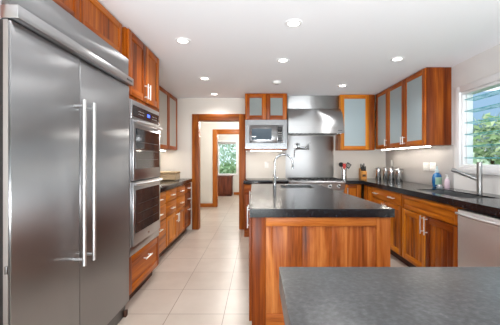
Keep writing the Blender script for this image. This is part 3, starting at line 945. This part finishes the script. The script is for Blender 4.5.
bm = bmesh.new()
for i in range(3):
    for y in (0.14, 0.40):
        lathe(bm, [(0.045, 0.9455), (0.045, 0.953), (0.03, 0.958)], 0.168 + i * 0.297, y, 16)
obj('burner', bm, IRON, t)
d = B('oven_door', ST, t, (0.01, RW - 0.01, -0.03, -0.002, 0.22, 0.79), bev=0.004)
B('window', GLASS_BLACK, d, (0.2, RW - 0.2, -0.032, -0.0305, 0.36, 0.62))
bm = bmesh.new(); tube(bm, [(0.06, -0.075, 0.73), (RW - 0.06, -0.075, 0.73)], 0.013, 14)
for x in (0.1, RW - 0.1):
    tube(bm, [(x, -0.03, 0.73), (x, -0.075, 0.73)], 0.009)
obj('handle', bm, ST_TRIM, d)

# pot filler
t = thing('pot_filler', 'folding chrome pot filler tap on the steel splash panel', 'faucet', (0.72, 5.423, 1.55), 0)
bm = bmesh.new(); box(bm, -0.05, 0.05, -0.012, -0.0005, -0.045, 0.045, 0.004); obj('wall_plate', bm, ST_BRIGHT, t)
bm = bmesh.new()
tube(bm, [(0, -0.012, 0), (0, -0.07, 0)], 0.015); tube(bm, [(0, -0.06, -0.05), (0, -0.06, 0.055)], 0.012)
tube(bm, [(0, -0.062, -0.03), (0.2, -0.10, -0.03)], 0.010)
obj('arm', bm, CHROME, t)
bm = bmesh.new()
tube(bm, [(0.2, -0.10, -0.075), (0.2, -0.10, 0.02)], 0.013)
tube(bm, [(0.2, -0.10, -0.06), (0.0, -0.155, -0.06), (-0.06, -0.165, -0.08), (-0.065, -0.166, -0.16), (-0.065, -0.166, -0.22)], 0.010)
obj('spout', bm, CHROME, t)
bm = bmesh.new(); tube(bm, [(0.2, -0.10, 0.02), (0.2, -0.10, 0.045), (0.24, -0.10, 0.05)], 0.006); obj('lever', bm, CHROME, t)

# dishwasher
t = thing('dishwasher', 'stainless steel dishwasher with a curved bar handle', 'dishwasher', (RXF, 2.538, 0), RIGHT)
WW = 0.614
B('body', ST_DARK, t, (0.004, WW - 0.004, 0.0, 0.58, 0.11, 0.872))
B('kick_plate', BLACK, t, (0.004, WW - 0.004, 0.05, 0.5, 0.0, 0.1095))
d = B('door', ST_DW, t, (0.004, WW - 0.004, -0.034, -0.001, 0.12, 0.868), bev=0.005)
bm = bmesh.new()
rod(bm, 0.012, WW - 0.012, 0.838, -0.052, 0.03, 0.011)
for x in (0.016, WW - 0.016):
    tube(bm, [(x, -0.033, 0.838), (x, -0.054, 0.838)], 0.010)
obj('handle', bm, ST_TRIM, d)

# ------------------------------------------------------------------ sinks and taps
def sink(name, label, x0, x1, y0, y1, dp):
    t = thing(name, label, 'sink', ((x0 + x1) / 2, (y0 + y1) / 2, CB), 0)
    a, b = (x1 - x0) / 2, (y1 - y0) / 2
    bm = bmesh.new()
    g = 0.0015
    a -= g; b -= g
    w_ = 0.003
    box(bm, -a, a, -b, b, -dp, -dp + w_)
    box(bm, -a, -a + w_, -b, b, -dp + w_, 0.05); box(bm, a - w_, a, -b, b, -dp + w_, 0.05)
    box(bm, -a + w_, a - w_, -b, -b + w_, -dp + w_, 0.05); box(bm, -a + w_, a - w_, b - w_, b, -dp + w_, 0.05)
    obj('bowl', bm, ST, t)
    bm = bmesh.new(); lathe(bm, [(0.045, -dp + w_ + 0.0002), (0.045, -dp + 0.007), (0.03, -dp + 0.007)], 0, 0, 20); obj('drain', bm, ST_DARK, t)
    return t
t = sink('kitchen_sink', 'steel undermount sink in the worktop below the window', SKX0, SKX1, SKY0, SKY1, 0.20)
sink('prep_sink', 'small steel prep sink set into the island worktop', ISK[0], ISK[1], ISK[2], ISK[3], 0.16)

t = thing('faucet', 'straight brushed steel tap with slanted spout, in front of the window', 'faucet', (2.275, 3.0, CT + 0.001), 0)
bm = bmesh.new(); lathe(bm, [(0.03, 0.0), (0.03, 0.006), (0.0245, 0.009), (0.0245, 0.28), (0.022, 0.285)], 0, 0, 24); obj('post', bm, NICKEL, t)
bm = bmesh.new(); lathe(bm, [(0.0245, 0.2855), (0.0245, 0.318), (0.021, 0.322)], 0, 0, 24); obj('lever', bm, NICKEL, t)
bm = bmesh.new()
d0 = Vector((-0.68, 0.62, 0)).normalized()
p0 = Vector((0, 0, 0.145)) + d0 * 0.022; p1 = Vector((0, 0, 0.225)) + d0 * 0.20; p2 = Vector((0, 0, 0.240)) + d0 * 0.242
tube(bm, [p0, p1], [0.018, 0.0155], 16); obj('spout', bm, NICKEL, t)
bm = bmesh.new(); tube(bm, [p1 + (p2 - p1) * 0.02, p2], 0.0215, 16); obj('spray_head', bm, NICKEL, t)

t = thing('faucet', 'tall chrome gooseneck tap beside the island prep sink', 'faucet', (0.212, 3.72, CT + 0.001), 0)
bm = bmesh.new(); lathe(bm, [(0.027, 0.0), (0.027, 0.006), (0.021, 0.01), (0.021, 0.15), (0.013, 0.165)], 0, 0, 24); obj('body', bm, CHROME, t)
bm = bmesh.new()
pts = [(0, 0, 0.16), (0, 0, 0.30)]
R_ = 0.115
for i in range(1, 16):
    a = PI - PI * i / 15 * 1.02
    pts.append((R_ + R_ * math.cos(a), 0, 0.30 + R_ * math.sin(a)))
tube(bm, pts, 0.0135, 14); obj('neck', bm, CHROME, t)
bm = bmesh.new(); e_ = Vector(pts[-1]); tube(bm, [e_ + Vector((0, 0, -0.001)), e_ + Vector((0, 0, -0.03)), e_ + Vector((0, 0, -0.06))], [0.0125, 0.0155, 0.0155], 14); obj('spray_head', bm, CHROME, t)
bm = bmesh.new(); tube(bm, [(0.0215, 0, 0.11), (0.05, 0, 0.115)], [0.008, 0.007], 10); obj('lever', bm, CHROME, t)

# ------------------------------------------------------------------ lamps
def downlight(x, y, label):
    t = thing('recessed_light', label, 'ceiling light', (x, y, HC), 0, 'round recessed ceiling lights')
    bm = bmesh.new()
    lathe(bm, [(0.048, -0.006), (0.070, -0.006), (0.074, -0.001)], 0, 0, 28, cap=False)
    obj('trim_ring', bm, WHITE_TRIM, t)
    bm = bmesh.new(); lathe(bm, [(0.0475, -0.004), (0.0475, -0.001)], 0, 0, 28); obj('lens', bm, LENS, t)
    ld = bpy.data.lights.new('downlight', 'SPOT'); ld.energy = DOWNLIGHT_W; ld.spot_size = math.radians(150); ld.spot_blend = 1.0
    ld.shadow_soft_size = 0.06; ld.color = (0.99, 0.985, 0.98)
    lo = bpy.data.objects.new('downlight', ld); COL.objects.link(lo); lo.parent = t; lo.location = (0, 0, -0.03)
for x, y, lab in ((0.297, 2.44, 'recessed ceiling light nearest the camera, over the island front'),
                  (-0.72, 2.80, 'recessed ceiling light in front of the wall oven, left of the island'),
                  (1.58, 3.31, 'recessed ceiling light near the right wall cabinets, above the sink cabinet'),
                  (0.287, 3.35, 'recessed ceiling light above the middle of the island'),
                  (-0.747, 4.10, 'recessed ceiling light over the aisle, second from the doorway'),
                  (1.30, 4.50, 'recessed ceiling light just in front of the hood and corner cabinets'),
                  (-0.76, 5.08, 'recessed ceiling light closest to the doorway casing')):
    downlight(x, y, lab)
GB = 'added recessed ceiling lights out of view, on the camera side'
for x, y in ((-0.74, 1.0), (0.3, 0.9), (1.5, 1.6), (-0.74, -1.0), (1.3, -1.0)):  # extra lamps out of view, added for more light in the room
    downlight(x, y, 'added recessed ceiling light outside the picture, on the camera side')
    bpy.data.objects[[o.name for o in bpy.data.objects if o.name.startswith('recessed_light')][-1]]['group'] = GB
t = thing('smoke_detector', 'small round white smoke detector on the ceiling', 'smoke detector', (0.275, 4.27, HC), 0)
bm = bmesh.new(); lathe(bm, [(0.035, -0.04), (0.058, -0.03), (0.065, -0.012), (0.065, -0.0005)], 0, 0, 28); obj('body', bm, WHITE_PL, t)
bm = bmesh.new(); lathe(bm, [(0.02, -0.044), (0.03, -0.0402)], 0, 0, 20); obj('cap', bm, GREY_PL, t)

def strip(label, x0, x1, y0, y1, z):
    t = thing('undercabinet_light', label, 'under-cabinet light', ((x0 + x1) / 2, (y0 + y1) / 2, z), 0, 'lamp strips under the wall cabinets')
    a, b = (x1 - x0) / 2, (y1 - y0) / 2
    B('housing', WHITE_PL, t, (-a, a, -b, b, -0.010, -0.0005))
    B('diffuser', BAR, t, (-a + 0.004, a - 0.004, -b + 0.004, b - 0.004, -0.016, -0.0105))
strip('glowing lamp strip under the long right wall cabinet', 2.13, 2.18, 3.68, 4.56, UZ)
strip('glowing lamp strip under the narrow corner wall cabinet', 2.13, 2.18, 4.69, 5.05, UZ)
strip('glowing lamp strip under the microwave', -0.13, 0.41, 5.06, 5.11, 1.465)
strip('lamp strip under the glass wall cabinet nearer the oven', -1.72, -1.67, 3.45, 4.25, 1.47)
strip('lamp strip under the glass wall cabinet by the doorway', -1.72, -1.67, 4.5, 5.3, 1.47)

# added lamps, unseen above the door heads, brightening the hall and far room
for y, lab in ((6.7, 'added fill lamp on the hall ceiling, unseen past the doorway'), (9.4, 'added fill lamp on the far room ceiling, unseen')):
    t = thing('fill_lamp', lab, 'ceiling light', (-0.6, y, HC), 0)
    bm = bmesh.new(); lathe(bm, [(0.17, -0.02), (0.18, -0.0005)], 0, 0, 32); obj('base', bm, WHITE_PL, t)
    bm = bmesh.new(); lathe(bm, [(0.06, -0.09), (0.12, -0.075), (0.16, -0.045), (0.165, -0.0205)], 0, 0, 32); obj('shade', bm, LENS, t)
    ld = bpy.data.lights.new('lamp', 'POINT'); ld.energy = 45; ld.shadow_soft_size = 0.15; ld.color = (1.0, 0.95, 0.88)
    lo = bpy.data.objects.new('lamp', ld); COL.objects.link(lo); lo.parent = t; lo.location = (0, 0, -0.26)

# ------------------------------------------------------------------ small things
# woven basket
def weave(name, c1, c2):
    m, n, b = new_mat(name)
    L = n.links.new
    tc = n.nodes.new('ShaderNodeTexCoord')
    wv = n.nodes.new('ShaderNodeTexWave'); wv.wave_type = 'BANDS'; wv.bands_direction = 'Z'; wv.inputs['Scale'].default_value = 32; wv.inputs['Distortion'].default_value = 1.5
    w2 = n.nodes.new('ShaderNodeTexWave'); w2.wave_type = 'BANDS'; w2.bands_direction = 'X'; w2.inputs['Scale'].default_value = 22; w2.inputs['Distortion'].default_value = 1.5
    L(tc.outputs['Object'], wv.inputs[0]); L(tc.outputs['Object'], w2.inputs[0])
    mu = n.nodes.new('ShaderNodeMath'); mu.operation = 'MULTIPLY'; L(wv.outputs['Fac'], mu.inputs[0]); L(w2.outputs['Fac'], mu.inputs[1])
    r = ramp(n, [(0.0, c1), (0.6, c2)]); L(mu.outputs[0], r.inputs[0]); L(r.outputs[0], b.inputs['Base Color'])
    bp = n.nodes.new('ShaderNodeBump'); bp.inputs['Strength'].default_value = 0.7; bp.inputs['Distance'].default_value = 0.01
    L(mu.outputs[0], bp.inputs['Height']); L(bp.outputs[0], b.inputs['Normal'])
    b.inputs['Roughness'].default_value = 0.8
    return m
STRAW = weave('woven_straw', (0.40, 0.27, 0.14), (0.80, 0.64, 0.43))
t = thing('woven_basket', 'low straw-coloured woven basket on the left worktop', 'basket', (-1.555, 4.98, CT + 0.001), 0)
bm = bmesh.new(); box(bm, -0.195, 0.195, -0.13, 0.13, 0.0, 0.105, 0.022, seg=4); obj('body', bm, STRAW, t)
bm = bmesh.new(); box(bm, -0.20, 0.20, -0.135, 0.135, 0.106, 0.145, 0.016, seg=4); obj('lid', bm, STRAW, t)

# utensil crock
t = thing('utensil_crock', 'small steel utensil crock on the worktop right of the range', 'crock', (1.53, 5.20, CT + 0.001), 0)
bm = bmesh.new()
lathe(bm, [(0.046, 0.0), (0.046, 0.16), (0.043, 0.16), (0.043, 0.004)], 0, 0, 24); obj('cup', bm, ST_BRIGHT, t)
RED_PL = simple('red_silicone', (0.62, 0.05, 0.04), 0.45)
def utensil(name, label, foot, tip, mat, head):
    base = Vector((*foot, CT + 0.008))
    t = thing(name, label, 'utensil', base, 0, 'utensils in the steel crock')
    e = Vector((tip[0], tip[1], tip[2]))
    bm = bmesh.new(); tube(bm, [(0, 0, 0), e], 0.005, 8); obj('shaft', bm, mat, t)
    bm = bmesh.new()
    head(bm, e)
    obj('head', bm, mat, t)
def ladle(bm, e):
    lathe(bm, [(0.005, -0.006), (0.030, -0.010), (0.045, 0.0), (0.040, 0.006), (0.006, 0.004)], 0, 0, 20)
    bmesh.ops.rotate(bm, verts=bm.verts, cent=(0, 0, 0), matrix=Matrix.Rotation(math.radians(70), 3, 'X'))
    bmesh.ops.translate(bm, verts=bm.verts, vec=(e.x, e.y, e.z + 0.035))
def spat(bm, e):
    box(bm, e.x - 0.027, e.x + 0.027, e.y - 0.006, e.y + 0.006, e.z + 0.0, e.z + 0.085, 0.005)
def slotted(bm, e):
    slab(bm, [-0.04, -0.026, -0.014, -0.006, 0.006, 0.014, 0.026, 0.04], [0.0, 0.018, 0.075, 0.09], {(1, 1), (3, 1), (5, 1)}, -0.003, 0.003)
    bmesh.ops.rotate(bm, verts=bm.verts, cent=(0, 0, 0), matrix=Matrix.Rotation(math.radians(90), 3, 'X'))
    bmesh.ops.rotate(bm, verts=bm.verts, cent=(0, 0, 0), matrix=Matrix.Rotation(math.radians(32), 3, 'Y'))
    bmesh.ops.translate(bm, verts=bm.verts, vec=(e.x, e.y, e.z - 0.004))
utensil('ladle', 'black ladle leaning out of the steel crock towards the range', (1.55, 5.224), (-0.062, 0.0, 0.215), BLACK, ladle)
utensil('spatula', 'red spatula standing in the steel crock', (1.525, 5.178), (0.006, 0.0, 0.185), RED_PL, spat)
utensil('slotted_turner', 'black slotted turner leaning right in the steel crock', (1.513, 5.198), (0.07, 0.0, 0.20), BLACK, slotted)

# knife block
t = thing('knife_block', 'orange wooden knife block with black handles, near the corner', 'knife block', (1.875, 5.22, CT + 0.001), 0)
BLOCK = wood('block_timber', 'z', dark=(0.35, 0.12, 0.02), mid=(0.62, 0.27, 0.06), light=(0.8, 0.42, 0.13))
bm = bmesh.new(); prism(bm, [(-0.06, 0.0), (0.07, 0.0), (0.07, 0.19), (-0.06, 0.13)], 'x', -0.048, 0.048); obj('block', bm, BLOCK, t)
for i, (x, y, h) in enumerate(((-0.032, -0.03, 0.075), (-0.010, -0.03, 0.09), (0.012, -0.03, 0.07), (0.034, -0.03, 0.085), (-0.024, 0.03, 0.10), (0.002, 0.03, 0.085), (0.028, 0.03, 0.105))):
    z = 0.145 + (y + 0.03) * 0.46
    bm = bmesh.new(); box(bm, x - 0.007, x + 0.007, y - 0.011, y + 0.011, z + 0.004, z + h, 0.003); obj('knife_handle', bm, BLACK, t)
bm = bmesh.new(); box(bm, -0.03, 0.03, -0.0615, -0.0605, 0.045, 0.085); obj('emblem', bm, TOE, t)

# steel canisters
for i, (x, y, r_, h, lab) in enumerate(((2.135, 5.18, 0.048, 0.20, 'steel canister at the far left of the row, in the corner'),
                                        (2.215, 5.06, 0.05, 0.205, 'second steel canister from the corner'),
                                        (2.235, 4.90, 0.054, 0.195, 'third steel canister from the corner'),
                                        (2.285, 4.745, 0.058, 0.19, 'largest steel canister, nearest the sink end of the row'))):
    t = thing('canister', lab, 'canister', (x, y, CT + 0.001), 0, 'steel canisters on the right worktop')
    bm = bmesh.new(); lathe(bm, [(r_ - 0.003, 0.0), (r_, 0.004), (r_, h - 0.03)], 0, 0, 28); obj('body', bm, ST_BRIGHT, t)
    bm = bmesh.new(); lathe(bm, [(r_ + 0.002, h - 0.0295), (r_ + 0.002, h - 0.006), (r_ - 0.004, h), (0.01, h), (0.01, h + 0.006), (0.016, h + 0.014), (0.012, h + 0.019)], 0, 0, 28); obj('lid', bm, ST, t)

# soaps by the sink
BLUE = simple('blue_soap', (0.004, 0.12, 0.33), 0.12, Transmission_Weight=0.0, Coat_Weight=0.6)
TEAL = simple('teal_cap', (0.55, 0.68, 0.72), 0.4)
LABEL = simple('green_white_label', (0.55, 0.80, 0.62), 0.5)
t = thing('dish_soap_bottle', 'big blue dish soap bottle with pale pump top by the sink', 'soap bottle', (2.262, 3.69, CT + 0.001), 0)
bm = bmesh.new(); lathe(bm, [(0.048, 0.0), (0.056, 0.01), (0.060, 0.06), (0.060, 0.12), (0.050, 0.155), (0.028, 0.18), (0.020, 0.185)], 0, 0, 28, 1.0, 0.7); obj('bottle', bm, BLUE, t)
bm = bmesh.new(); lathe(bm, [(0.022, 0.1855), (0.022, 0.215), (0.013, 0.22), (0.010, 0.262), (0.006, 0.265)], 0, 0, 20); obj('cap', bm, TEAL, t)
bm = bmesh.new()
seg = 10
vs = []
for i in range(seg + 1):
    a = -PI / 2 - 0.75 + 1.5 * i / seg
    vs.append([bm.verts.new((0.0612 * math.cos(a), 0.7 * 0.0617 * math.sin(a), z)) for z in (0.035, 0.125)])
for a, b in zip(vs, vs[1:]):
    bm.faces.new((a[0], b[0], b[1], a[1]))
bmesh.ops.solidify(bm, geom=bm.faces[:], thickness=-0.0005)
obj('label', bm, LABEL, t)
PINK = simple('clear_pink_soap', (0.74, 0.58, 0.66), 0.15)
t = thing('soap_dispenser', 'small pale pink soap dispenser beside the blue bottle', 'soap dispenser', (2.295, 3.545, CT + 0.001), 0)
bm = bmesh.new(); lathe(bm, [(0.026, 0.0), (0.029, 0.006), (0.029, 0.085), (0.022, 0.11), (0.012, 0.118)], 0, 0, 24); obj('bottle', bm, PINK, t)
bm = bmesh.new(); lathe(bm, [(0.014, 0.1185), (0.014, 0.135), (0.005, 0.137), (0.005, 0.16), (0.012, 0.162), (0.012, 0.168)], 0, 0, 16)
tube(bm, [(0, 0, 0.165), (-0.03, -0.012, 0.163)], 0.004, 8); obj('pump', bm, WHITE_PL, t)
t = thing('scrub_dish', 'shallow clear dish with a crumpled scrubber in front of the blue bottle', 'dish', (2.235, 3.595, CT + 0.001), 0)
bm = bmesh.new(); lathe(bm, [(0.028, 0.0), (0.043, 0.018), (0.041, 0.018), (0.026, 0.003)], 0, 0, 22); obj('dish', bm, simple('pale_glass', (0.7, 0.76, 0.8), 0.1), t)
bm = bmesh.new(); bmesh.ops.create_icosphere(bm, subdivisions=3, radius=0.026)
for v in bm.verts:
    v.co *= 1 + random.uniform(-0.12, 0.12); v.co.z *= 0.7; v.co.z += 0.024
obj('scrubber', bm, simple('pewter_scrubber', (0.5, 0.48, 0.5), 0.35, 0.6), t)

# outlets
def outlet(label, loc, rotz, wd=0.07, gang=1):
    t = thing('wall_outlet', label, 'outlet', loc, rotz, 'white wall outlets')
    wd *= 1 if gang == 1 else 1.9
    bm = bmesh.new(); box(bm, -wd / 2, wd / 2, -0.007, -0.0005, -0.058, 0.058, 0.003); obj('plate', bm, WHITE_PL, t)
    for g_ in range(gang):
        cx = 0 if gang == 1 else (g_ - 0.5) * 0.048
        for z in (-0.021, 0.021):
            bm = bmesh.new(); box(bm, cx - 0.016, cx + 0.016, -0.009, -0.0072, z - 0.014, z + 0.014, 0.001); obj('socket', bm, WHITE_PL, t)
outlet('white single outlet on the wall below the microwave', (0.16, YB, 1.20), 0)
outlet('white outlet plate on the right wall, the one farther from the window', (XR - 0.0085, 4.125, 1.20), RIGHT, gang=2)
outlet('white outlet plate on the right wall, just above the blue soap bottle', (XR - 0.0085, 3.965, 1.20), RIGHT, gang=2)
outlet('white outlet on the right wall behind the canisters', (XR - 0.0085, 5.18, 1.235), RIGHT)

# low dark chest in the far room
t = thing('chest', 'low dark wooden chest under the far room window', 'chest', (-2.1, 10.32, 0), 0)
B('body', DKZ, t, (0, 1.18, 0.02, 0.40, 0.05, 0.69), bev=0.004)
B('top', DKZ, t, (-0.02, 1.20, 0.0, 0.40, 0.691, 0.72), bev=0.004)
for a in (0.02, 0.40, 0.78):
    bm = bmesh.new()
    box(bm, a, a + 0.06, 0.0, 0.019, 0.08, 0.67, 0.002); box(bm, a + 0.31, a + 0.37, 0.0, 0.019, 0.08, 0.67, 0.002)
    box(bm, a + 0.06, a + 0.31, 0.0, 0.019, 0.08, 0.14, 0.002); box(bm, a + 0.06, a + 0.31, 0.0, 0.019, 0.61, 0.67, 0.002); box(bm, a + 0.06, a + 0.31, 0.010, 0.019, 0.14, 0.61)
    obj('door', bm, DKZ, t)
B('plinth', DKZ, t, (0.02, 1.16, 0.04, 0.40, 0, 0.0495))
t = thing('roller_shade', 'grey rolled-up shade at the top of the far window', 'window shade', (-1.45, YF - 0.06, 1.93), 0)
bm = bmesh.new(); tube(bm, [(-0.64, 0, 0), (0.64, 0, 0)], 0.03, 14); obj('roll', bm, GREY_PL, t)
B('hem', GREY_PL, t, (-0.63, 0.63, 0.026, 0.030, -0.07, 0.0))

# ------------------------------------------------------------------ outside
def tree(label, x, y, r_, h, nleaf, mat, trunk=True, name='tree'):
    t = thing(name, label, 'tree' if trunk else 'shrub', (x, y, -0.12), 0, 'trees outside the windows')
    zc = h - r_ if trunk else h * 0.5
    bm = bmesh.new()
    for i in range(nleaf):
        while True:
            d = Vector((random.uniform(-1, 1), random.uniform(-1, 1), random.uniform(-1, 1)))
            if 0.25 < d.length < 1:
                break
        p = Vector((d.x * r_, d.y * r_, zc + d.z * (r_ if trunk else h * 0.5)))
        if p.z < 0.05:
            continue
        a = Vector((random.gauss(0, 1), random.gauss(0, 1), random.gauss(0, 1))).normalized()
        b = a.orthogonal().normalized()
        s = random.uniform(0.07, 0.16)
        q = [p - a * s, p + b * s * 0.45, p + a * s, p - b * s * 0.45]
        bm.faces.new([bm.verts.new(v) for v in q])
    obj('crown', bm, mat, t, smooth=0)
    bm = bmesh.new(); tube(bm, [(0, 0, 0), (0.04, 0.02, zc * 0.5), (0, 0, zc)], [0.09, 0.07, 0.04], 10); obj('trunk', bm, BARK, t)
tree('leafy green tree seen through the middle of the louvre window', 6.9, 8.6, 1.2, 2.75, 1500, LEAF_A)
tree('pale leafy shrub at the lower left of the louvre window', 4.75, 7.0, 0.8, 1.65, 900, LEAF_B, False, 'shrub')
tree('leafy shrub at the right of the louvre window', 7.0, 5.4, 1.1, 2.0, 1000, LEAF_A, False, 'shrub')
tree('pale tree seen through the far room window', -1.9, 16.6, 1.7, 2.9, 1500, LEAF_B)
tree('low green shrub below the far room window', -1.3, 13.4, 0.9, 1.3, 700, LEAF_A, False, 'shrub')
t = thing('house', 'neighbouring blue-roofed house outside the louvre window', 'house', (9.5, 12.5, -0.12), math.radians(-30))
B('wall', HOUSE_WALL, t, (-4, 4, 0.0, 5, 0, 3.0))
bm = bmesh.new(); prism(bm, [(-0.9, 2.7), (2.5, 4.6), (5.9, 2.7), (5.9, 2.85), (2.5, 4.78), (-0.9, 2.85)], 'x', -4.6, 4.6); obj('roof', bm, ROOF_BLUE, t)
bm = bmesh.new(); box(bm, -1.2, 0.2, -0.06, -0.001, 1.0, 2.2, 0.01); w_ = obj('window', bm, WHITE_TRIM, t)
B('pane', MW_GLASS, w_, (-1.1, 0.1, -0.065, -0.061, 1.1, 2.1))
